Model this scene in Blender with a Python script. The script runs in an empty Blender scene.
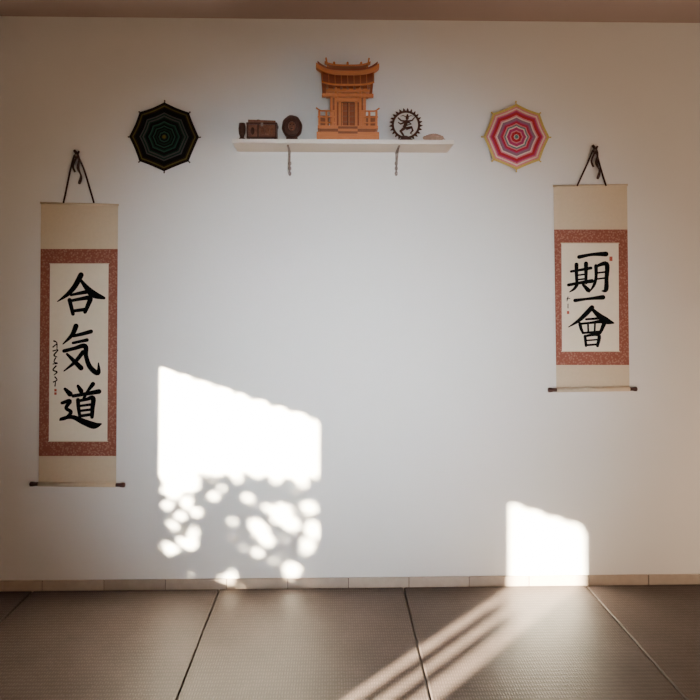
import bpy, math, random
from mathutils import Vector, Matrix, Euler
random.seed(7)
scene = bpy.context.scene
WALL = 3.87          # y of the front wall surface
XL, XR, YB, ZC = -2.62, 3.38, -2.15, 3.13
EYE = Vector((0, 0, 1.57))

# ------------------------------------------------------------ camera
cam_d = bpy.data.cameras.new("camera"); cam = bpy.data.objects.new("camera", cam_d)
scene.collection.objects.link(cam); scene.camera = cam
cam_d.sensor_width = 36; cam_d.lens = 36.0; cam_d.shift_y = -68 / 700
cam.location = EYE
ROT = Euler((math.radians(91.4), 0, math.radians(-1.4)), 'XYZ')
cam.rotation_euler = ROT
RM = ROT.to_matrix()

def M(px, py, y=WALL):
    """photo measurement -> metric point on the vertical plane at depth y"""
    d = RM @ Vector(((px - 350) / 700, -(py - 282) / 700, -1))
    t = (y - EYE.y) / d.y
    return EYE + d * t

# ------------------------------------------------------------ materials
def mat(name, col, rough=0.6, metal=0.0, var=0.08, scale=30, bump=0.0, bscale=200, spec=0.5):
    m = bpy.data.materials.new(name); m.use_nodes = True
    nt = m.node_tree; b = nt.nodes['Principled BSDF']
    b.inputs['Roughness'].default_value = rough
    b.inputs['Metallic'].default_value = metal
    b.inputs['Specular IOR Level'].default_value = spec
    tc = nt.nodes.new('ShaderNodeTexCoord')
    n = nt.nodes.new('ShaderNodeTexNoise'); n.inputs['Scale'].default_value = scale
    n.inputs['Detail'].default_value = 3
    nt.links.new(tc.outputs['Object'], n.inputs['Vector'])
    mx = nt.nodes.new('ShaderNodeMix'); mx.data_type = 'RGBA'
    mx.inputs[6].default_value = (*[c * (1 - var) for c in col], 1)
    mx.inputs[7].default_value = (*[min(1, c * (1 + var)) for c in col], 1)
    nt.links.new(n.outputs['Fac'], mx.inputs[0])
    nt.links.new(mx.outputs[2], b.inputs['Base Color'])
    if bump > 0:
        n2 = nt.nodes.new('ShaderNodeTexNoise'); n2.inputs['Scale'].default_value = bscale
        nt.links.new(tc.outputs['Object'], n2.inputs['Vector'])
        bp = nt.nodes.new('ShaderNodeBump'); bp.inputs['Strength'].default_value = bump
        bp.inputs['Distance'].default_value = 0.002
        nt.links.new(n2.outputs['Fac'], bp.inputs['Height'])
        nt.links.new(bp.outputs['Normal'], b.inputs['Normal'])
    return m

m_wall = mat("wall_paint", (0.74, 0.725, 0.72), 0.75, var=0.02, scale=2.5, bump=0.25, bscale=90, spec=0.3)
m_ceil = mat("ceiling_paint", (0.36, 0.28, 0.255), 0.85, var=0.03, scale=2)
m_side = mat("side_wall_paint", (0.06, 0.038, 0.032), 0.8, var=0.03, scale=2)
m_grout = mat("grout", (0.10, 0.07, 0.06), 0.9)
m_tiles = [mat("tile_%d" % i, c, 0.45, var=0.15, scale=25) for i, c in enumerate(
    [(0.40, 0.32, 0.26), (0.35, 0.28, 0.23), (0.43, 0.35, 0.29), (0.37, 0.30, 0.25)])]
m_cream = mat("scroll_silk_cream", (0.60, 0.50, 0.37), 0.8, var=0.06, scale=60, bump=0.2, bscale=500)
m_paper = mat("calligraphy_paper", (0.78, 0.70, 0.58), 0.85, var=0.05, scale=35)
m_ink = mat("sumi_ink", (0.003, 0.0035, 0.005), 0.9, var=0.2, spec=0.1)
m_seal = mat("red_seal_ink", (0.42, 0.09, 0.06), 0.7)
m_dowel = mat("dark_wood_dowel", (0.04, 0.012, 0.010), 0.35)
m_cord = mat("brown_cord", (0.035, 0.014, 0.014), 0.85, spec=0.2)
m_white = mat("shelf_white", (0.82, 0.78, 0.74), 0.45, var=0.02)
m_iron = mat("bracket_iron", (0.22, 0.17, 0.15), 0.45, metal=0.6)
m_black = mat("interior_black", (0.010, 0.006, 0.005), 0.8)
m_bronze = mat("dark_bronze", (0.06, 0.025, 0.017), 0.38, metal=0.6, var=0.4, scale=90, bump=0.5, bscale=150)
m_bronze2 = mat("aged_copper", (0.17, 0.07, 0.045), 0.4, metal=0.5, var=0.6, scale=70, bump=0.6, bscale=120)
m_green = mat("leaf_green", (0.05, 0.10, 0.025), 0.6, var=0.4)
m_earth = mat("garden_soil", (0.16, 0.13, 0.09), 0.95, var=0.3, scale=3)
m_frame = mat("window_frame_paint", (0.6, 0.58, 0.55), 0.5)

def brocade():
    m = bpy.data.materials.new("brocade_rose"); m.use_nodes = True
    nt = m.node_tree; b = nt.nodes['Principled BSDF']; b.inputs['Roughness'].default_value = 0.75
    b.inputs['Specular IOR Level'].default_value = 0.2
    tc = nt.nodes.new('ShaderNodeTexCoord')
    v = nt.nodes.new('ShaderNodeTexVoronoi'); v.inputs['Scale'].default_value = 90
    nt.links.new(tc.outputs['Object'], v.inputs['Vector'])
    r = nt.nodes.new('ShaderNodeValToRGB')
    r.color_ramp.elements[0].position = 0.10; r.color_ramp.elements[0].color = (0.38, 0.19, 0.14, 1)
    r.color_ramp.elements[1].position = 0.55; r.color_ramp.elements[1].color = (0.25, 0.085, 0.062, 1)
    nt.links.new(v.outputs['Distance'], r.inputs['Fac'])
    nt.links.new(r.outputs['Color'], b.inputs['Base Color'])
    return m
m_broc = brocade()

def wood(name, c1, c2, rough=0.5):
    m = bpy.data.materials.new(name); m.use_nodes = True
    nt = m.node_tree; b = nt.nodes['Principled BSDF']; b.inputs['Roughness'].default_value = rough
    b.inputs['Specular IOR Level'].default_value = 0.25
    tc = nt.nodes.new('ShaderNodeTexCoord')
    mp = nt.nodes.new('ShaderNodeMapping'); mp.inputs['Scale'].default_value = (6, 6, 60)
    n = nt.nodes.new('ShaderNodeTexNoise'); n.inputs['Scale'].default_value = 4; n.inputs['Detail'].default_value = 4
    mx = nt.nodes.new('ShaderNodeMix'); mx.data_type = 'RGBA'
    mx.inputs[6].default_value = (*c1, 1); mx.inputs[7].default_value = (*c2, 1)
    nt.links.new(tc.outputs['Object'], mp.inputs['Vector']); nt.links.new(mp.outputs[0], n.inputs['Vector'])
    nt.links.new(n.outputs['Fac'], mx.inputs[0]); nt.links.new(mx.outputs[2], b.inputs['Base Color'])
    return m
m_hinoki = wood("hinoki_wood", (0.48, 0.155, 0.058), (0.63, 0.235, 0.092))
m_hinoki_d = wood("hinoki_wood_dark", (0.20, 0.075, 0.040), (0.28, 0.11, 0.058))
m_roof = wood("shrine_roof_wood", (0.22, 0.062, 0.028), (0.30, 0.09, 0.042))
m_branch = wood("branch_bark", (0.10, 0.06, 0.04), (0.2, 0.13, 0.08))

def tatami():
    m = bpy.data.materials.new("tatami_vinyl"); m.use_nodes = True
    nt = m.node_tree; b = nt.nodes['Principled BSDF']
    L = nt.links.new
    tc = nt.nodes.new('ShaderNodeTexCoord')
    w1 = nt.nodes.new('ShaderNodeTexWave'); w1.bands_direction = 'X'; w1.inputs['Scale'].default_value = 28
    w1.inputs['Distortion'].default_value = 1.0; w1.inputs['Detail'].default_value = 1
    w2 = nt.nodes.new('ShaderNodeTexWave'); w2.bands_direction = 'Y'; w2.inputs['Scale'].default_value = 11
    w2.inputs['Distortion'].default_value = 3.5; w2.inputs['Detail Scale'].default_value = 5
    for w in (w1, w2): L(tc.outputs['Object'], w.inputs['Vector'])
    mul = nt.nodes.new('ShaderNodeMath'); mul.operation = 'MULTIPLY'
    L(w1.outputs['Fac'], mul.inputs[0]); L(w2.outputs['Fac'], mul.inputs[1])
    n = nt.nodes.new('ShaderNodeTexNoise'); n.inputs['Scale'].default_value = 5
    L(tc.outputs['Object'], n.inputs['Vector'])
    add = nt.nodes.new('ShaderNodeMath'); add.operation = 'MULTIPLY_ADD'
    L(mul.outputs[0], add.inputs[0]); add.inputs[1].default_value = 0.6
    sc = nt.nodes.new('ShaderNodeMath'); sc.operation = 'MULTIPLY'; sc.inputs[1].default_value = 0.6
    L(n.outputs['Fac'], sc.inputs[0]); L(sc.outputs[0], add.inputs[2])
    r = nt.nodes.new('ShaderNodeValToRGB')
    r.color_ramp.elements[0].color = (0.034, 0.025, 0.023, 1)
    r.color_ramp.elements[1].color = (0.100, 0.075, 0.067, 1)
    L(add.outputs[0], r.inputs['Fac']); L(r.outputs['Color'], b.inputs['Base Color'])
    b.inputs['Roughness'].default_value = 0.48
    b.inputs['Specular IOR Level'].default_value = 0.14
    bp = nt.nodes.new('ShaderNodeBump'); bp.inputs['Strength'].default_value = 0.5; bp.inputs['Distance'].default_value = 0.0018
    L(mul.outputs[0], bp.inputs['Height']); L(bp.outputs['Normal'], b.inputs['Normal'])
    return m
m_tatami = tatami()
m_sub = mat("subfloor_dark", (0.03, 0.022, 0.02), 0.9)

# ------------------------------------------------------------ mesh builder
class MB:
    def __init__(s): s.v = []; s.f = []; s.mi = []; s.mats = []; s.sm = []
    def mid(s, m):
        if m not in s.mats: s.mats.append(m)
        return s.mats.index(m)
    def add(s, vs, fs, m, smooth=False):
        o = len(s.v); k = s.mid(m); s.v += [tuple(v) for v in vs]
        for f in fs: s.f.append([i + o for i in f]); s.mi.append(k); s.sm.append(smooth)
    def box(s, lo, hi, m, rot=None, c=None):
        x0, y0, z0 = lo; x1, y1, z1 = hi
        vs = [Vector(p) for p in [(x0,y0,z0),(x1,y0,z0),(x1,y1,z0),(x0,y1,z0),(x0,y0,z1),(x1,y0,z1),(x1,y1,z1),(x0,y1,z1)]]
        if rot:
            cc = Vector(c) if c else (vs[0] + vs[6]) / 2
            R = Euler(rot).to_matrix(); vs = [cc + R @ (v - cc) for v in vs]
        s.add(vs, [(0,3,2,1),(4,5,6,7),(0,1,5,4),(1,2,6,5),(2,3,7,6),(3,0,4,7)], m)
    def tube(s, pts, rad, m, n=8, closed=False, flat=1.0):
        pts = [Vector(p) for p in pts]; N = len(pts)
        if not hasattr(rad, '__len__'): rad = [rad] * N
        vs = []; up = None
        for i, p in enumerate(pts):
            if closed: t = pts[(i+1) % N] - pts[i-1]
            else: t = pts[min(i+1, N-1)] - pts[max(i-1, 0)]
            t.normalize()
            if up is None:
                up = Vector((0,1,0)) if abs(t.y) < 0.9 else Vector((1,0,0))
            a = up - t * up.dot(t)
            if a.length < 1e-6: a = t.orthogonal()
            a.normalize(); up = a; b = t.cross(a)
            for k in range(n):
                an = 2*math.pi*k/n
                vs.append(p + (a*math.cos(an)*flat + b*math.sin(an)) * rad[i])
        fs = []
        for i in range(N if closed else N-1):
            j = (i+1) % N
            for k in range(n):
                l = (k+1) % n
                fs.append((i*n+k, i*n+l, j*n+l, j*n+k))
        if not closed:
            fs.append(tuple(range(n))[::-1]); fs.append(tuple((N-1)*n+k for k in range(n)))
        s.add(vs, fs, m, True)
    def ball(s, c, r, m, n=12, h=8):
        c = Vector(c); r = Vector(r) if hasattr(r, '__len__') else Vector((r, r, r))
        vs = [c + Vector((0,0,-r.z))]
        for i in range(1, h):
            a = -math.pi/2 + math.pi*i/h
            for k in range(n):
                b = 2*math.pi*k/n
                vs.append(c + Vector((r.x*math.cos(a)*math.cos(b), r.y*math.cos(a)*math.sin(b), r.z*math.sin(a))))
        vs.append(c + Vector((0,0,r.z))); T = len(vs)-1; fs = []
        for k in range(n):
            l = (k+1) % n
            fs.append((0, 1+l, 1+k)); fs.append((T, 1+(h-2)*n+k, 1+(h-2)*n+l))
            for i in range(h-2): fs.append((1+i*n+k, 1+i*n+l, 1+(i+1)*n+l, 1+(i+1)*n+k))
        s.add(vs, fs, m, True)
    def build(s, name, bevel=0.0):
        me = bpy.data.meshes.new(name); me.from_pydata(s.v, [], s.f)
        for m in s.mats: me.materials.append(m)
        for i, p in enumerate(me.polygons): p.material_index = s.mi[i]; p.use_smooth = s.sm[i]
        me.update(); ob = bpy.data.objects.new(name, me); scene.collection.objects.link(ob)
        if bevel:
            bm = ob.modifiers.new("bevel", 'BEVEL'); bm.width = bevel; bm.segments = 2; bm.limit_method = 'ANGLE'
        return ob

def spline(pts, sub=6):
    out = []; P = [tuple(p) for p in pts]; n = len(P)
    if n < 3 and n == 2:
        return [tuple(P[0][k]*(1-t/sub)+P[1][k]*t/sub for k in range(len(P[0]))) for t in range(sub+1)]
    for i in range(n-1):
        a, b, c, d = P[max(i-1,0)], P[i], P[i+1], P[min(i+2,n-1)]
        for t in range(sub):
            u = t/sub
            out.append(tuple(0.5*((2*b[k])+(-a[k]+c[k])*u+(2*a[k]-5*b[k]+4*c[k]-d[k])*u*u+(-a[k]+3*b[k]-3*c[k]+d[k])*u**3) for k in range(len(b))))
    out.append(P[-1]); return out

# ------------------------------------------------------------ room shell
r = MB(); r.box((XL-0.1, WALL, -0.06), (XR+0.1, WALL+0.15, ZC+0.1), m_wall); r.build("wall_front")
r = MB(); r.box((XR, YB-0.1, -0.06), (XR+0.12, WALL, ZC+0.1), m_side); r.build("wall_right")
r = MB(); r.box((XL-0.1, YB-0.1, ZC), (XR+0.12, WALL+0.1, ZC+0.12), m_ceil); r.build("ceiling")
r = MB(); r.box((XL, YB, -0.10), (XR, WALL, -0.042), m_sub); r.build("floor")

# sun geometry: light travels along (T, 1, -T*S)
T, S = 0.88, 0.333
TH = 0.10
def to_left(X, Z, x=XL):  # trace wall spot back to the plane x
    return WALL - (X - x) / T, Z + S * (X - x)
def opening(px0, py0, px1):
    a = M(px0, py0); b = M(px1, py0)
    y1, zt = to_left(a.x, a.z); y0, _ = to_left(b.x, 0)
    return y0 - TH / T, y1, zt + S * TH
w1 = opening(161, 366, 323); w2 = opening(512, 503, 587)
sill1 = 0.60
r = MB(); x0, x1 = XL - TH, XL
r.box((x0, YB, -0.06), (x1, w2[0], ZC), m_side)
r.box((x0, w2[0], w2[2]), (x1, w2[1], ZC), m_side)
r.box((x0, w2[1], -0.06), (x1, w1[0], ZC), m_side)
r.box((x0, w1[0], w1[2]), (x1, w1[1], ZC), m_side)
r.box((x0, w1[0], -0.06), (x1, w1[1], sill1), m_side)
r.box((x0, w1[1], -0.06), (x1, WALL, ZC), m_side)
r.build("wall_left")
# frames sit on the outside face around the openings
def frame(name, y0, y1, z0, z1, bars=False):
    f = MB(); e = 0.05; xa, xb = XL - TH - 0.034, XL - TH - 0.004
    f.box((xa, y0-e, z0-e), (xb, y0, z1+e), m_frame); f.box((xa, y1, z0-e), (xb, y1+e, z1+e), m_frame)
    f.box((xa, y0, z1), (xb, y1, z1+e), m_frame); f.box((xa, y0, z0-e), (xb, y1, z0), m_frame)
    if bars:
        W = y1 - y0 - TH / T
        for u in (0.36, 0.68):
            c = y0 + W * u + 0.01
            f.box((xa, c-0.028, z0), (xb, c+0.028, 1.20), m_frame)
        f.box((xa, y0, z0), (xb, y1, 0.25), m_frame)
    f.build(name, 0.004)
frame("window_1", w1[0], w1[1], sill1, w1[2])
frame("door_1", w2[0], w2[1], 0.0, w2[2], True)

# back wall; broad window added behind the camera to admit fill light
by0, by1, bz0, bz1 = -1.7, 2.1, 0.75, 2.45
r = MB()
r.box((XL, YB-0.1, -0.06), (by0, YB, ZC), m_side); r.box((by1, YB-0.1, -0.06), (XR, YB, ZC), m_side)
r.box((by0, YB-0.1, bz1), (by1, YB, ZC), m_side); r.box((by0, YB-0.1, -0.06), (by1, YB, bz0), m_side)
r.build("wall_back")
f = MB()
for a in (by0, (by0*2+by1)/3, (by0+by1*2)/3, by1-0.05):
    f.box((a, YB-0.08, bz0), (a+0.05, YB-0.03, bz1), m_frame)
f.box((by0, YB-0.08, bz0), (by1, YB-0.03, bz0+0.05), m_frame); f.box((by0, YB-0.08, bz1-0.05), (by1, YB-0.03, bz1), m_frame)
f.build("added_window", 0.004)

# tiled baseboard
b = MB(); zt = M(350, 577).z
b.box((XL, WALL-0.008, -0.04), (XR, WALL, zt-0.002), m_grout)
xs = [M(p, 580).x for p in (43, 103)]; step = 0.331; x = xs[0] - 3*step; i = 0
while x < XR - 0.01:
    xa, xb = max(x+0.002, XL+0.001), min(x+step-0.002, XR-0.001)
    b.box((xa, WALL-0.014, -0.04), (xb, WALL-0.001, zt), m_tiles[(i*7+i//3) % 4]); x += step; i += 1
b.build("baseboard_front", 0.0015)

# tatami mats
x_ref = M(220, 583).x
for j in range(3):
    for i in range(6):
        ya = WALL - 0.018 - (j+1)*2.0
        xa = x_ref - 2.0 + i*1.0
        a = max(xa, XL) ; c = min(xa+1.0, XR)
        t = MB(); L = (c-a)/2 - 0.003
        t.box((-L, -0.997, -0.042), (L, 0.997, 0.0), m_tatami)
        o = t.build("tatami_mat" if (i+j) == 0 else "tatami_mat.%03d" % (j*6+i), 0.005)
        o.location = ((a+c)/2, ya+1.0, 0)

# ------------------------------------------------------------ hanging scrolls
def quad(mb, x0, y0, x1, y1, off, m, corners=None, th=0.0015):
    c = corners or [(x0,y0),(x1,y0),(x1,y1),(x0,y1)]
    y = WALL - off
    fr = [M(p[0], p[1], y) for p in c]
    bk = [Vector((v.x, y+th, v.z)) for v in fr]
    mb.add(fr+bk, [(0,1,2,3),(7,6,5,4),(0,4,5,1),(1,5,6,2),(2,6,7,3),(3,7,4,0)], m)

cnt = [0]
def stroke(mb, pts, off=0.0085, m=None, k=1.0):
    cnt[0] += 1; y = WALL - off - cnt[0]*0.00002
    m = m or m_ink
    P = spline([(p[0], p[1], p[2]*k) for p in pts], 6); n = len(P); vs = []
    for i, (x, z, w) in enumerate(P):
        w = max(w, 0.3)
        a = P[max(i-1,0)]; c = P[min(i+1,n-1)]; dx, dz = c[0]-a[0], c[1]-a[1]; l = math.hypot(dx, dz) or 1
        nx, nz = -dz/l*w/2, dx/l*w/2
        vs.append(M(x+nx, z+nz, y)); vs.append(M(x-nx, z-nz, y))
    fs = [(2*i, 2*i+1, 2*i+3, 2*i+2) for i in range(n-1)]
    mb.add(vs, fs, m)
    for x, z, w in (P[0], P[-1]):
        w = max(w, 0.3)
        mb.add([M(x+w/2*math.cos(a*math.pi/5), z+w/2*math.sin(a*math.pi/5), y-0.00001) for a in range(10)], [tuple(range(10))], m)

def cord(mb, peg, la, ra, topy):
    y = WALL - 0.012
    px, py = peg
    mb.tube([M(px, py+3, WALL-0.001), M(px, py+3, WALL-0.03)], 0.004, m_iron)
    mb.ball(M(px, py+3, WALL-0.03), 0.006, m_iron)
    for ax, s in ((la, -1), (ra, 1)):
        pts = [(px+s*1.5, py+3), (px+s*(abs(ax-px)*0.45), py+18), (ax, topy)]
        sp = spline([(*p, 0) for p in pts], 6)
        mb.tube([M(q[0], q[1], y) for q in sp], 0.0048, m_cord, 6)
    # tied ribbon falling from the peg
    sp = spline([(px-2, py-2, 0), (px+3, py+6, 0), (px+2, py+16, 0), (px+5, py+24, 0), (px+3, py+32, 0)], 5)
    mb.tube([M(q[0], q[1], y-0.006) for q in sp], [0.007+0.002*math.sin(i*0.8) for i in range(len(sp))], m_cord, 6, flat=0.5)
    sp = spline([(px+3, py-1, 0), (px, py+6, 0), (px-3, py+14, 0), (px-1, py+20, 0)], 5)
    mb.tube([M(q[0], q[1], y-0.008) for q in sp], 0.006, m_cord, 6, flat=0.5)
    mb.ball(M(px+0.5, py+4, y-0.006), (0.014, 0.008, 0.017), m_cord)

def scroll(tl, tr, bl, br, yb0, yb1, inner, knobs, peg, la, ra, strokes, seals, thin, kk):
    mb = MB()
    def ex(y, side):
        a, c = (tl, bl) if side == 0 else (tr, br)
        u = (y - a[1]) / (c[1] - a[1]); return a[0] + (c[0]-a[0])*u
    quad(mb, 0,0,0,0, 0.004, m_cream, [tl, tr, br, bl])
    quad(mb, 0,0,0,0, 0.0055, m_broc, [(ex(yb0,0),yb0),(ex(yb0,1),yb0),(ex(yb1,1),yb1),(ex(yb1,0),yb1)])
    ix0, iy0, ix1, iy1, lean = inner
    quad(mb, 0,0,0,0, 0.0070, m_paper, [(ix0,iy0),(ix1,iy0),(ix1-lean,iy1),(ix0-lean,iy1)])
    for (xa,ya,xb,yb) in ((ix0-0.8,iy0-0.8,ix1+0.8,iy0),(ix0-0.8-lean,iy1,ix1+0.8-lean,iy1+0.8)):
        quad(mb, xa,ya,xb,yb, 0.0071, m_cream)
    mb.tube([M(tl[0]-0.5, tl[1], WALL-0.008), M(tr[0]+0.5, tr[1], WALL-0.008)], 0.006, m_cream, 10)
    y = WALL - 0.015
    mb.tube([M(bl[0], bl[1]-1, y), M(br[0], br[1]-1, y)], 0.0125, m_cream, 12)
    a, c = M(knobs[0], bl[1]-1, y), M(knobs[1], br[1]-1, y)
    ia, ic = M(bl[0]+0.5, bl[1]-1, y), M(br[0]-0.5, br[1]-1, y)
    for p, q in ((a, ia), (c, ic)):
        mb.tube([p, p.lerp(q, 0.08), p.lerp(q, 0.25), p.lerp(q, 0.6), q], [0.010, 0.0135, 0.0135, 0.0105, 0.0105], m_dowel, 12)
    cord(mb, peg, la, ra, tl[1])
    for st in strokes: stroke(mb, st, k=kk)
    for st in thin: stroke(mb, st, k=1.3)
    for s_ in seals: quad(mb, *s_, 0.0088, m_seal)
    return mb

K1 = [ # go
 [(81,275,4.5),(75,286,4.2),(68,294,3.4),(57.5,301.5,0.8)],
 [(80,279,2),(86,287,4.0),(93,294,6.0),(104,298,2.5)],
 [(71,295,2),(78,293.5,2.6),(86,292,3.4)],
 [(69.5,300,3.4),(71,306,3.2),(73,314,3)],
 [(70,301,2.5),(80,299,2.8),(90,298,4),(88,305,3.6),(85,312,3)],
 [(73,311,2.5),(85,309.5,3)],
 # ki
 [(76,326,4.2),(72,335,3.4),(63,344,1)],
 [(73,336,2.5),(82,334,3),(91,331.5,3.4)],
 [(73,343,2.2),(80,341.5,2.5),(87,340,3)],
 [(64,351,3),(74,348.5,3),(85,346,4),(86,356,3.6),(90,367,4),(98,373,4),(98.5,363,1)],
 [(83,352,3.4),(75,362,3),(64,371,1)],
 [(67,354,2),(74,361,3.4),(81,368,4.2)],
 # do
 [(65,389,2.5),(70,394,4.4)],
 [(62,403,2.5),(70,401,3.4),(66,408,2.8),(71,412,3),(66,418,2.5),(60,420,1.5)],
 [(61,419,2.5),(72,417,3.4),(84,422,5),(94,425.5,5.5),(101,424,1.5)],
 [(78,386,2.5),(81,391,4)],
 [(93,384,3.6),(87,392,2)],
 [(73,396,2.8),(85,394,3),(99,391.5,4)],
 [(86,394,2.5),(83,400,2.2)],
 [(78,400,3.4),(78.5,408,3),(80,417,2.6)],
 [(78,401,2.5),(86,399.5,2.6),(93,398,4),(92.5,408,3.6),(92,417,3)],
 [(79,406,2),(91,404.5,2.2)], [(79,411,2),(91,409.5,2.2)], [(80,416,2.4),(91,414.5,2.6)],
]
# small cursive signature: seven compact brush marks in a column
T1 = [[(54,341,1.3),(57,343,.7),(53,347,1.1)],[(57,344,1),(57,350,.6)],
      [(53,351,1),(58,350,.8),(54,355,1.2),(57,357,.7)],
      [(55.5,358,1.1),(54,362,.8),(57,363,1)],[(53,364,.8),(57.5,363.5,.7)],
      [(56,366,1.2),(53,370,1),(57,372,1.1),(54,375,.6)],
      [(55,377,1.1),(57,380,.8),(53.5,382,1)],[(55.5,382,.7),(55,386,1.0)]]
s1 = scroll((41,203),(118,205),(38.5,485),(116,486), 249, 456, (50,264,108.5,441,1.2), (30,125), (76,152), 63.5, 94, K1,
            [(54.3,389,56.5,391.5),(54.3,392.3,56.5,394.8)], T1, 1.25)
s1.build("hanging_scroll")
K2 = [
 [(579,257,3.4),(592,254.5,2.8),(606,254,4.4)],
 # ki (period)
 [(571,271.5,2.2),(580,270,2.4),(591,268,2.8)],
 [(576.5,264.5,3.6),(576.5,275,3.0),(577,284,2.6)],
 [(586,263.5,3.8),(586,274,3.0),(586,283,2.6)],
 [(577,275.3,1.5),(585,274.3,1.6)], [(577,279.8,1.5),(585,278.8,1.6)],
 [(568.5,285,2.8),(579,283,2.8),(592,281,3.6)],
 [(577,285,2.8),(574,289,2.4),(569.5,292,.8)], [(583,284.5,2.4),(588,290,4.0)],
 [(596,266,3.4),(596,277,2.8),(594,285,2.6),(589,292.5,.8)],
 [(596,266.5,2.2),(606.5,264,4.2),(606.5,279,3.6),(606,289.5,4.0),(602,291,1)],
 [(597,273,1.6),(605,272,1.6)], [(597,279,1.6),(605,278,1.6)],
 [(575,300.5,3.2),(588,298.8,2.4),(603,297.3,4.2)],
]
KE = [
 [(592,303,4.2),(585,311,4.0),(578,318,3.0),(568.5,324.5,.8)],
 [(591.5,304,2.4),(599,312,4.8),(606,317.5,6.0),(613.5,320,1.6)],
 [(586,316,1.9),(598,315,2.3)],
 [(580,321,3.2),(581,326,2.8),(583,331,2.2)],
 [(580,321,2.1),(591,319.8,2.2),(603.5,318.5,3.8),(602.5,325,3.4),(600,331,2.6)],
 [(588,321,1.7),(588.3,330,1.7)], [(595,320.5,1.7),(594.6,329.5,1.7)],
 [(583,331,2.0),(600,329.5,2.1)],
 [(585,334.5,2.6),(586,345,2.4)], [(585,334.5,2.0),(598.5,333,3.2),(597.5,345,2.8)],
 [(586,339.3,1.5),(597,338.3,1.5)], [(586,344.5,1.9),(597,343.5,1.9)],
]
K2 += [[(p[0], 307.5+(p[1]-303)*0.91, p[2]) for p in s_] for s_ in KE]
T2 = [[(568,297,.8),(567,301,.6)],[(566.5,299,.6),(570,298.5,.6)],[(568,304,.7),(568,308,.7)]]
s2 = scroll((553.5,186),(627,185),(556.5,391),(629.5,390), 229.5, 365, (561.5,243.5,618.5,351,-0.6), (548,637), (594.5,147), 577, 606, K2,
            [(609.5,256.5,612.5,261),(567,311,569.3,314)], T2, 1.16)
s2.build("hanging_scroll.001")

# ------------------------------------------------------------ yarn mandalas
def yarn(name, c): return mat("yarn_" + name, c, 0.95, var=0.25, scale=150, bump=0.6, bscale=300, spec=0.1)
def mandala(name, cx, cy, rp, rings, tipm, ext):
    mb = MB(); C = M(cx, cy, WALL-0.014); R = rp / 181.0
    n = len(rings); dr = R / n
    for i, m in enumerate(rings):
        ri, ro = max(dr*i, 0.0005), dr*(i+1)
        vs = []
        segs = 4
        for k in range(8):
            a0, a1 = math.radians(90+45*k), math.radians(90+45*(k+1))
            for q in range(segs):
                u = q/segs
                dx = math.cos(a0)*(1-u)+math.cos(a1)*u; dz = math.sin(a0)*(1-u)+math.sin(a1)*u
                sag = 1 - 0.015*math.sin(u*math.pi)
                lift = 0.005*(1-min(u,1-u)*2)
                for rr, yy in ((ri, 0.0), (ri+dr*0.15, 0.0022), (ri+dr*0.5, 0.0035), (ro-dr*0.15, 0.0022), (ro, 0.0)):
                    vs.append(Vector((C.x+dx*rr*sag, C.y-lift-yy, C.z+dz*rr*sag)))
        N = 8*segs; fs = []
        for a in range(N):
            b_ = (a+1) % N
            for t in range(4): fs.append((a*5+t, a*5+t+1, b_*5+t+1, b_*5+t))
        mb.add(vs, fs, m)
    for k in range(8):
        a = math.radians(90+45*k); d = Vector((math.cos(a), 0, math.sin(a)))
        e = ext*(1.0 if k else 1.8)
        mb.tube([C+Vector((0,0.004,0)), C+d*(R+e)+Vector((0,0.004,0))], 0.0035, tipm, 8)
        mb.ball(C+d*(R+e)+Vector((0,0.002,0)), 0.0045, tipm, 8, 6)
    mb.ball(C+Vector((0,-0.004,0)), (0.012,0.005,0.012), rings[0])
    mb.tube([C+Vector((0,0.004,R*0.9)), C+Vector((0,0.011,R*0.9))], 0.003, m_iron)
    mb.build(name)
yk = yarn("black", (0.007,0.006,0.006)); yo = yarn("old_gold", (0.10,0.08,0.022)); yg = yarn("teal_green", (0.022,0.065,0.045))
ygr = yarn("grey", (0.065,0.060,0.058)); ydg = yarn("dark_green", (0.010,0.028,0.020))
ybr = yarn("brown", (0.025,0.014,0.009))
mandala("yarn_mandala", 164.3, 137, 34.5, [yo,ydg,yk,yg,yk,ydg,yk,yg,yk,ydg,yg,yk,yk,ydg,ygr,ydg,ygr,yk,yk,yk,ybr,yo,ybr,yk], m_dowel, 0.006)
pk = yarn("pink", (0.66,0.24,0.29)); rd = yarn("red", (0.48,0.04,0.06)); mg = yarn("magenta", (0.45,0.06,0.17))
wh = yarn("white", (0.74,0.62,0.56)); tl_ = yarn("teal", (0.12,0.26,0.25)); yl = yarn("yellow", (0.58,0.45,0.15))
mv = yarn("mauve", (0.28,0.16,0.24))
mandala("yarn_mandala.001", 516.3, 137, 33.5, [tl_,wh,rd,rd,pk,mg,mg,wh,tl_,pk,rd,mg,mv,mv,wh,pk,rd,rd,mg,pk,wh,pk,yl,yl], yl, 0.008)

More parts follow.
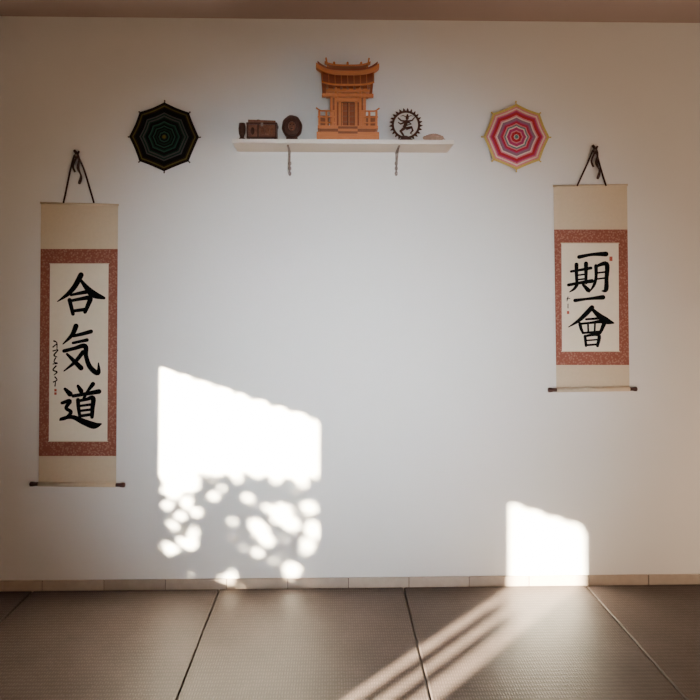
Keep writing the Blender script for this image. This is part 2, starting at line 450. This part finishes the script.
# ------------------------------------------------------------ shelf
yf, yk_ = WALL - 0.22, WALL - 0.001
zb = M(343, 143.6, yf).z; ztp = M(343, 139.3, yf).z
xl = M(232, 141, yf).x; xr = M(454, 141, yf).x
s = MB(); s.box((xl, yf, zb), (xr, yk_, ztp), m_white)
s.build("wall_shelf", 0.002)
for idx, px in enumerate((290, 396)):
    s = MB()
    X = M(px, 160).x; z0 = M(px, 176).z
    s.box((X-0.004, WALL-0.006, z0), (X+0.004, WALL-0.001, zb-0.001), m_iron)
    s.box((X-0.005, yf+0.03, zb-0.006), (X+0.005, WALL-0.001, zb-0.001), m_iron)
    sp = spline([(X, WALL-0.008, z0+0.02), (X, WALL-0.05, z0+0.045), (X, WALL-0.09, z0+0.09), (X, WALL-0.15, zb-0.008)], 6)
    s.tube(sp, 0.003, m_iron, 8)
    for q in range(3):
        s.tube([(X+0.007*math.cos(a*math.pi/5), WALL-0.012, z0+0.012+q*0.028+0.012*math.sin(a*math.pi/5)) for a in range(10)], 0.0022, m_iron, 6, closed=True)
    s.build("shelf_bracket" if idx == 0 else "shelf_bracket.001")

# ------------------------------------------------------------ shrine (kamidana)
YS = WALL - 0.115; ZS = ztp
def sx(px): return M(px, 139, YS).x
def sz(py): return max(M(347.5, py, YS).z, ZS + 0.0002)
h = MB()
def hb(p0, p1, q0, q1, y0, y1, m=m_hinoki): h.box((sx(p0), YS+y0, sz(q1)), (sx(p1), YS+y1, sz(q0)), m)
hb(317, 378, 136, 145, -0.095, 0.085)
hb(320, 375, 132.5, 136, -0.085, 0.08, m_hinoki_d)
hb(318, 377, 129.5, 132.5, -0.088, 0.08)
for i in range(4): hb(338, 357, 130.5+2.5*i, 133+2.5*i, -0.092-0.003*i, -0.05, m_hinoki if i % 2 else m_hinoki_d)
hb(332, 363, 92, 129.5, -0.03, 0.07, m_hinoki_d)             # cella
for p in (330, 338.5, 354.5, 363): hb(p, p+2.6, 92, 129.5, -0.045, -0.03)
hb(341.1, 354.5, 104, 129.5, -0.034, -0.029, m_black)  # black sheet stands in for shade between and behind the doors
for a in (341.6, 348.3):                                     # double doors
    hb(a, a+5.8, 105, 129, -0.040, -0.034, m_roof)
    for q in range(4): hb(a+0.6, a+5.2, 107+5.4*q, 108.2+5.4*q, -0.043, -0.040, m_hinoki_d)
    hb(a, a+0.9, 105, 129, -0.043, -0.040)
hb(336, 359, 100.5, 104, -0.05, -0.03)
hb(322, 373, 96.5, 99.5, -0.055, -0.03); hb(326, 369, 92, 95, -0.065, 0.07)
hb(332.6, 338.5, 107, 129, -0.033, -0.029, m_roof); hb(357.1, 363, 107, 129, -0.033, -0.029, m_roof)
for p in (326, 333, 340, 346.5, 353, 360, 367): hb(p, p+2.2, 88, 93, -0.090, -0.05, m_hinoki_d)
# porch posts
for p in (334.5, 358.6): hb(p, p+2.2, 92, 132, -0.085, -0.075)
# verandah railings with upswept rails
for sgn in (-1, 1):
    c = 347.5
    for o in (14.5, 21, 28): hb(c+sgn*o-1.1, c+sgn*o+1.1, 115, 131, -0.085, -0.077)
    for zz, e in ((115, 31), (121, 29.5), (126.5, 29)):
        sp = spline([(c+sgn*13, zz, 0), (c+sgn*22, zz, 0), (c+sgn*27, zz-0.3, 0), (c+sgn*e, zz-(3.0 if zz < 116 else 0.2), 0)], 5)
        h.tube([(sx(q[0]), YS-0.081, sz(q[1])) for q in sp], 0.0045, m_hinoki, 6)
    hb(c+sgn*23.5-5, c+sgn*23.5+5, 116, 130, -0.01, 0.05, m_hinoki_d)
# curved roof: front and rear slopes
def rw(v): return 26.5 - 1.0*v
def rp_(u, v): return 72 + 18*(v**0.8) - 3.0*abs(u)**4*(0.3+v*0.7)
def roof(front):
    NU, NV = 16, 8; vs = []
    for th in (0, 0.010):
        for j in range(NV+1):
            v = j/NV
            for i in range(NU+1):
                u = -1 + 2*i/NU
                vs.append((sx(347.5 + u*rw(v)), YS+(-0.105 if front else 0.085)*v, sz(rp_(u, v)) - th))
    W = NU+1; H = (NV+1)*W; fs = []
    for j in range(NV):
        for i in range(NU):
            a = j*W+i; fs.append((a, a+1, a+W+1, a+W)); fs.append((H+a, H+a+W, H+a+W+1, H+a+1))
    for j in range(NV):
        for i in (0, NU):
            a = j*W+i; fs.append((a, a+W, H+a+W, H+a))
    for i in range(NU):
        a = NV*W+i; fs.append((a, a+1, H+a+1, H+a))
    h.add(vs, fs, m_roof, False)
    j = NV*W
    pts = [Vector(vs[j+i]) + Vector((0, -0.002 if front else 0.002, -0.005)) for i in range(W)]
    h.tube(pts, 0.0055, m_hinoki, 6)
roof(True); roof(False)
for u in [-0.97,-0.72,-0.48,-0.24,0,0.24,0.48,0.72,0.97]:
    pts = []
    for j in range(7):
        v = j/6
        pts.append((sx(347.5+u*rw(v)), YS-0.105*v-0.002, sz(rp_(u, v))+0.001))
    h.tube(pts, 0.0026, m_hinoki, 5)
def sweep(w, py, up, hh, yy, m):
    vs = []; N = 20
    for i in range(N+1):
        u = -1+2*i/N; px = 347.5+u*w; p = py-up*abs(u)**3.5
        for a, b_ in ((-yy, 0), (yy, 0), (yy, hh), (-yy, hh)): vs.append((sx(px), YS+a, sz(p)+b_))
    fs = [(0,1,2,3), (4*N+3, 4*N+2, 4*N+1, 4*N)]
    for i in range(N):
        for k in range(4): l = (k+1) % 4; fs.append((4*i+k, 4*i+4+k, 4*i+4+l, 4*i+l))
    h.add(vs, fs, m)
sweep(31.5, 76.5, 8, 0.024, 0.026, m_hinoki)
sweep(30.0, 72.2, 8, 0.006, 0.034, m_roof)
sweep(20, 70, 2.0, 0.020, 0.014, m_hinoki_d)
sweep(23, 67, 3.5, 0.008, 0.018, m_hinoki)
for p in (334, 347.5, 361):
    h.tube([(sx(p), YS-0.030, sz(64.2)), (sx(p), YS-0.02, sz(64.2)), (sx(p), YS+0.02, sz(64.2)), (sx(p), YS+0.03, sz(64.2))], [0.0045, 0.0065, 0.0065, 0.0045], m_hinoki, 8)
for sgn in (-1, 1):
    a = 347.5+sgn*20.5
    for q in (0.40, -0.40):
        h.box((sx(a)-0.004, YS-0.006, sz(70)), (sx(a)+0.004, YS+0.004, sz(58)), m_hinoki, rot=(q, sgn*0.2, 0))
h.build("household_shrine", 0.0006)

# ------------------------------------------------------------ ornaments on the shelf
ZT = ztp + 0.0005
def ox(px, y): return M(px, 139, y).x
# nataraja statuette
n = MB(); Y = WALL-0.185; cx = ox(406, Y); k = 1/189.0
cz = ZT + 16.5*k; R = 13.2*k
n.tube([(cx+R*math.cos(a), Y, cz+R*math.sin(a)) for a in [2*math.pi*i/40 for i in range(40)]], 0.0062, m_bronze, 8, closed=True)
for i in range(22):
    a = math.radians(-62 + i*304/21); d = Vector((math.cos(a), 0, math.sin(a))); c = Vector((cx, Y, cz))
    t_ = Vector((-d.z, 0, d.x))
    n.tube([c+d*R, c+d*(R+0.010)+t_*0.001, c+d*(R+0.019)+t_*0.003], [0.0068, 0.0056, 0.0010], m_bronze, 6)
for w, z0, z1 in ((0.040, 0, 0.008), (0.032, 0.008, 0.014), (0.025, 0.014, 0.020)):
    N = 20; vs = []
    for zz, ww in ((z0, w*0.96), ((z0+z1)/2, w), (z1, w*0.9)):
        vs += [(cx+ww*math.cos(2*math.pi*i/N), Y+ww*0.6*math.sin(2*math.pi*i/N), ZT+zz) for i in range(N)]
    fs = [tuple(range(N))[::-1], tuple(range(2*N, 3*N))]
    for q in range(2):
        for i in range(N): fs.append((q*N+i, q*N+(i+1) % N, (q+1)*N+(i+1) % N, (q+1)*N+i))
    n.add(vs, fs, m_bronze, False)
def np_(x, z, y=0): return (cx+x*k, Y-0.004+y, ZT+z*k)
# dancer leaning over the bent standing leg, the other leg swung across, four arms
n.tube([np_(-1,12), np_(-1.4,14.5), np_(-.6,17), np_(.6,19.6), np_(.8,21.4)], [0.011,0.0085,0.0095,0.012,0.005], m_bronze, 10)
n.ball(np_(1.2,23.2), (0.009,0.009,0.0105), m_bronze); n.tube([np_(1.3,24.5), np_(1.6,27)], [0.0075,0.003], m_bronze, 8)
for pts, rr in (([(-2,12.5),(-5.5,9.5),(-3.2,6.2),(-2.2,4),(-4,3.6)], (0.009,0.0078,0.0058,0.0042,0.003)),
                ([(0,12.3),(5.5,13.6),(6.6,10.2),(4.2,7.4),(6.2,6.6)], (0.009,0.0075,0.0056,0.0042,0.003)),
                ([(-.5,19.5),(-5,20.2),(-8.2,23.2)], (0.0055,0.0042,0.0034)),
                ([(1.6,19.5),(6,20.5),(8.6,23.6)], (0.0055,0.0042,0.0034)),
                ([(-.5,19),(-5.5,16.8),(-8,18.6)], (0.0055,0.0042,0.0032)),
                ([(1.6,19),(5.2,16.8),(1,15.6),(-3.5,14.6)], (0.0055,0.0042,0.0034,0.0028))):
    n.tube([np_(p[0], p[1], -0.004) for p in pts], rr, m_bronze, 8)
for sgn in (-1, 1): n.tube([np_(1+sgn*1, 24.4), np_(1+sgn*4, 25.6), np_(1+sgn*6.6, 24.8)], [0.003,0.0022,0.001], m_bronze, 5)
n.ball(np_(-1.5, 4.2), (0.020, 0.008, 0.006), m_bronze)
n.build("dancing_shiva_statuette")

# rough sea shell (right)
n = MB(); Y = WALL-0.19; m_shell = mat("shell", (0.42,0.27,0.20), 0.5, var=0.45, scale=60)
c = Vector((ox(434, Y), Y, ZT+0.0145))
for i in range(9):
    u = i/8; q = math.sin(0.3+u*2.4)
    n.ball(c+Vector((-0.048+0.088*u, 0.0, 0.006*q)), (0.012, 0.006+0.015*q, 0.006+0.0135*q), m_shell, 12, 8)
n.tube([c+Vector((0.035,0,0.004)), c+Vector((0.06,0,-0.006))], [0.008,0.001], m_shell, 8)
n.build("seashell")

# medallion with carved face (dark disc on a foot)
n = MB(); Y = WALL-0.185; cx = ox(292, Y); cz = ZT+13.2*k; R = 10.2*k
N = 32; prof = [(0.0,-0.008),(0.55,-0.011),(0.72,-0.008),(0.78,-0.016),(0.92,-0.018),(1.0,-0.010),(1.0,0.010),(0.0,0.014)]
vs = []; fs = []
for r_, y_ in prof:
    for i in range(N):
        a = 2*math.pi*i/N; w = 1 + (0.02*math.sin(a*8) if r_ > 0.9 else 0)
        vs.append((cx+R*r_*w*math.cos(a), Y+y_, cz+R*1.16*r_*w*math.sin(a)))
for j in range(len(prof)-1):
    for i in range(N): fs.append((j*N+i, j*N+(i+1) % N, (j+1)*N+(i+1) % N, (j+1)*N+i))
n.add(vs, fs, m_bronze, True)
n.ball((cx, Y-0.010, cz+0.003), (0.020,0.012,0.026), m_bronze2)
n.ball((cx, Y-0.021, cz), (0.004,0.005,0.008), m_bronze2); 
for sg in (-1,1): n.ball((cx+sg*0.008, Y-0.020, cz+0.009), (0.004,0.003,0.0025), m_black)
n.tube([(cx-0.007,Y-0.020,cz-0.011),(cx,Y-0.022,cz-0.013),(cx+0.007,Y-0.020,cz-0.011)], 0.002, m_black, 6)
n.box((cx-0.030, Y-0.022, ZT), (cx+0.030, Y+0.022, ZT+0.012), m_bronze)
n.build("carved_medallion", 0.001)

# carved metal jewellery box: body, overhanging lid slightly askew, feet, bands, clasp, relief
n = MB(); Y = WALL-0.165; xa, xb = ox(248, Y), ox(277, Y); hh = 21*k; W_ = xb-xa
n.box((xa, Y-0.040, ZT+0.006), (xb, Y+0.040, ZT+hh*0.70), m_bronze2)
n.box((xa-0.003, Y-0.044, ZT+0.006), (xb+0.003, Y+0.044, ZT+0.014), m_bronze)
n.box((xa-0.004, Y-0.045, ZT+hh*0.70), (xb+0.004, Y+0.045, ZT+hh*0.80), m_bronze)
n.box((xa+0.004, Y-0.036, ZT+hh*0.80), (xb-0.006, Y+0.036, ZT+hh*0.93), m_bronze2, rot=(0, 0.03, 0))
for u in (0.0, 0.36, 0.97): n.box((xa+W_*u-0.002, Y-0.043, ZT+0.010), (xa+W_*u+0.006, Y-0.040, ZT+hh*0.70), m_bronze)
for u, sz_ in ((0.18, .011), (0.52, .012), (0.68, .013), (0.84, .011)):
    n.ball((xa+W_*u, Y-0.040, ZT+hh*0.40), (sz_, 0.005, 0.020), m_bronze if u < .3 else m_bronze2)
n.box((xa+W_*0.47, Y-0.049, ZT+hh*0.62), (xa+W_*0.55, Y-0.044, ZT+hh*0.78), m_iron)
for fx in (xa+0.008, xb-0.008):
    for fy in (Y-0.033, Y+0.033): n.ball((fx, fy, ZT+0.006), 0.006, m_bronze)
n.ball((xa+W_*0.35, Y, ZT+hh*0.96), (0.016, 0.014, 0.008), m_bronze)
n.build("jewelry_box", 0.002)
# small incense cup at the far left
n = MB(); Y = WALL-0.19; cc = ox(242, Y)
N = 16; prof = [(0.0,0),(0.015,0),(0.017,0.005),(0.010,0.014),(0.017,0.034),(0.019,0.062),(0.016,0.088),(0.014,0.088),(0.014,0.06),(0.0,0.03)]
vs = [(cc+a*math.cos(2*math.pi*i/N), Y+a*math.sin(2*math.pi*i/N), ZT+z_) for a, z_ in prof for i in range(N)]
fs = [(j*N+i, j*N+(i+1) % N, (j+1)*N+(i+1) % N, (j+1)*N+i) for j in range(len(prof)-1) for i in range(N)]
n.add(vs, fs, m_bronze, True)
n.build("incense_cup")

# ------------------------------------------------------------ outside: ground, and leaf masses shaped to filter the sun
g = MB(); g.box((-14, -10, -0.16), (XL-TH-0.04, 12, -0.11), m_earth); g.build("ground")
XH = XL - TH - 0.9
holes = [(214,496,2.5),(222,488,2),(248,498,3.5),(281,514,8),(290,522,5),(268,508,3),(309,507,4.5),(261,531,5.5),(255,525,4),(268,540,4),(313,530,5.5),(307,546,4.5),(258,553,3),
         (293,570,5.5),(232,577,4.5),(190,545,4),(171,549,4),(181,541,2),(196,512,3.5),(186,503,4),(174,526,3),(194,534,3),(174,489,8),(189,482,9),
         (203,470,3),(237,478,3),(167,505,3),(181,515,2.5),(303,484,3)]
def unM(X, Z):
    v = RM.transposed() @ (Vector((X, WALL, Z)) - EYE)
    return 350 + 700*v.x/-v.z, 282 - 700*v.y/-v.z
def clear(px, py, m):
    ybot = 471 + (px-160)/163*9
    if 150 < px < 335 and py < ybot + 3*math.sin(px*0.3): return True
    if px < 192 and py < 482 + 4*math.sin(px*0.5): return True
    return any((px-a)**2 + (py-b)**2 < (r_+m)**2 for a, b, r_ in holes)
def leaves(mb, y0, y1, z0, z1, xh, keep, stepd=0.015):
    vs = []; fs = []; y_ = y0
    while y_ < y1:
        z_ = z0
        while z_ < z1:
            yy, zz = y_+random.uniform(-.005,.005), z_+random.uniform(-.005,.005)
            xx = xh + random.uniform(-0.04, 0.04)
            a, b_ = unM(xx + (WALL-yy)*T, zz - S*(WALL-yy)*T)
            if keep(a, b_):
                L = random.uniform(0.018, 0.027); w = L*0.62
                e = Euler((random.uniform(0, 6.28), random.uniform(-.4,.4), random.uniform(-.4,.4)+0.72)).to_matrix()
                o = len(vs); c = Vector((xx, yy, zz))
                for p in ((0,-L,0),(0,-L*.3,w),(0,L*.4,w*.8),(0,L,0),(0,L*.4,-w*.8),(0,-L*.3,-w)): vs.append(c + e @ Vector(p))
                fs.append(tuple(range(o, o+6)))
            z_ += stepd
        y_ += stepd
    mb.add(vs, fs, m_green)
hg = MB()  # unseen foliage, gaps cut to place the sun spots on the wall
leaves(hg, w1[0]-1.35, w1[1]+0.2, -0.05, 1.9, XH, lambda a, b_: 440 < b_ < 640 and not clear(a, b_, 2.4))
for i in range(11):
    yb = w1[0]-1.1+i*0.25
    hg.tube([(XH-0.10, yb, -0.11), (XH-0.10, yb+0.02, 0.3), (XH-0.09, yb-0.02, 0.6)], [0.012,0.009,0.004], m_branch, 6)
hg.build("shaped_foliage")
# unseen leaves added over the openings, outlined to scallop the sun patches' top edges
vn = MB(); XV = XL - TH - 0.35
def fr1(a, b_):
    l = 367 + (a-160)*0.332; e = l + 1.5 + 2.2*math.sin(a*0.33) + 1.2*math.sin(a*0.81+1)
    if a > 312: e += (a-312)*0.5
    return 150 < a < 334 and l-22 < b_ < e-2
def fr2(a, b_):
    l = 504 + (a-511)*0.333; e = l + 1.5 + 2.8*math.sin(a*0.30+1.0)
    if a > 576: e += (a-576)*0.8
    return 500 < a < 598 and l-22 < b_ < e-2
leaves(vn, w1[0]-0.5, w1[1]+0.2, 1.6, 2.2, XV, fr1, 0.018)
leaves(vn, w2[0]-0.6, w2[1]+0.2, 1.5, 2.2, XV, fr2, 0.018)
vn.tube([(XV, -3, 1.95), (XV, 0, 1.93), (XV, 3, 1.96)], 0.006, m_branch, 6)
for yy in (-3, 3): vn.tube([(XV, yy, 1.97), (XV, yy, 0.9), (XV, yy, -0.11)], 0.015, m_branch, 8)
vn.build("shaped_leaf_fringe")

# ------------------------------------------------------------ lights
sd = bpy.data.lights.new("sun", 'SUN'); so = bpy.data.objects.new("sun", sd); scene.collection.objects.link(so)
sd.energy = 250; sd.color = (1.0, 0.87, 0.62); sd.angle = math.radians(0.6)
so.rotation_euler = Vector((T, 1, -T*S)).to_track_quat('-Z', 'Y').to_euler(); so.location = (-6, -4, 4)
def area(name, loc, target, sx_, sy_, power, col, spread=180):
    d = bpy.data.lights.new(name, 'AREA'); o = bpy.data.objects.new(name, d); scene.collection.objects.link(o)
    d.shape = 'RECTANGLE'; d.size = sx_; d.size_y = sy_; d.energy = power; d.color = col; d.spread = math.radians(spread)
    o.location = loc; o.rotation_euler = (Vector(target)-Vector(loc)).to_track_quat('-Z', 'Y').to_euler()
area("fill_lamp", (0.2, YB+0.02, 1.25), (0.12, WALL, 1.2), 1.0, 0.8, 20, (0.84, 0.94, 1.0), 32)  # added fill lamp behind the camera; narrow spread dims the wall's edges

w = bpy.data.worlds.new("world"); scene.world = w; w.use_nodes = True
bg = w.node_tree.nodes['Background']
bg.inputs['Color'].default_value = (0.85, 0.80, 0.8, 1); bg.inputs['Strength'].default_value = 0.05
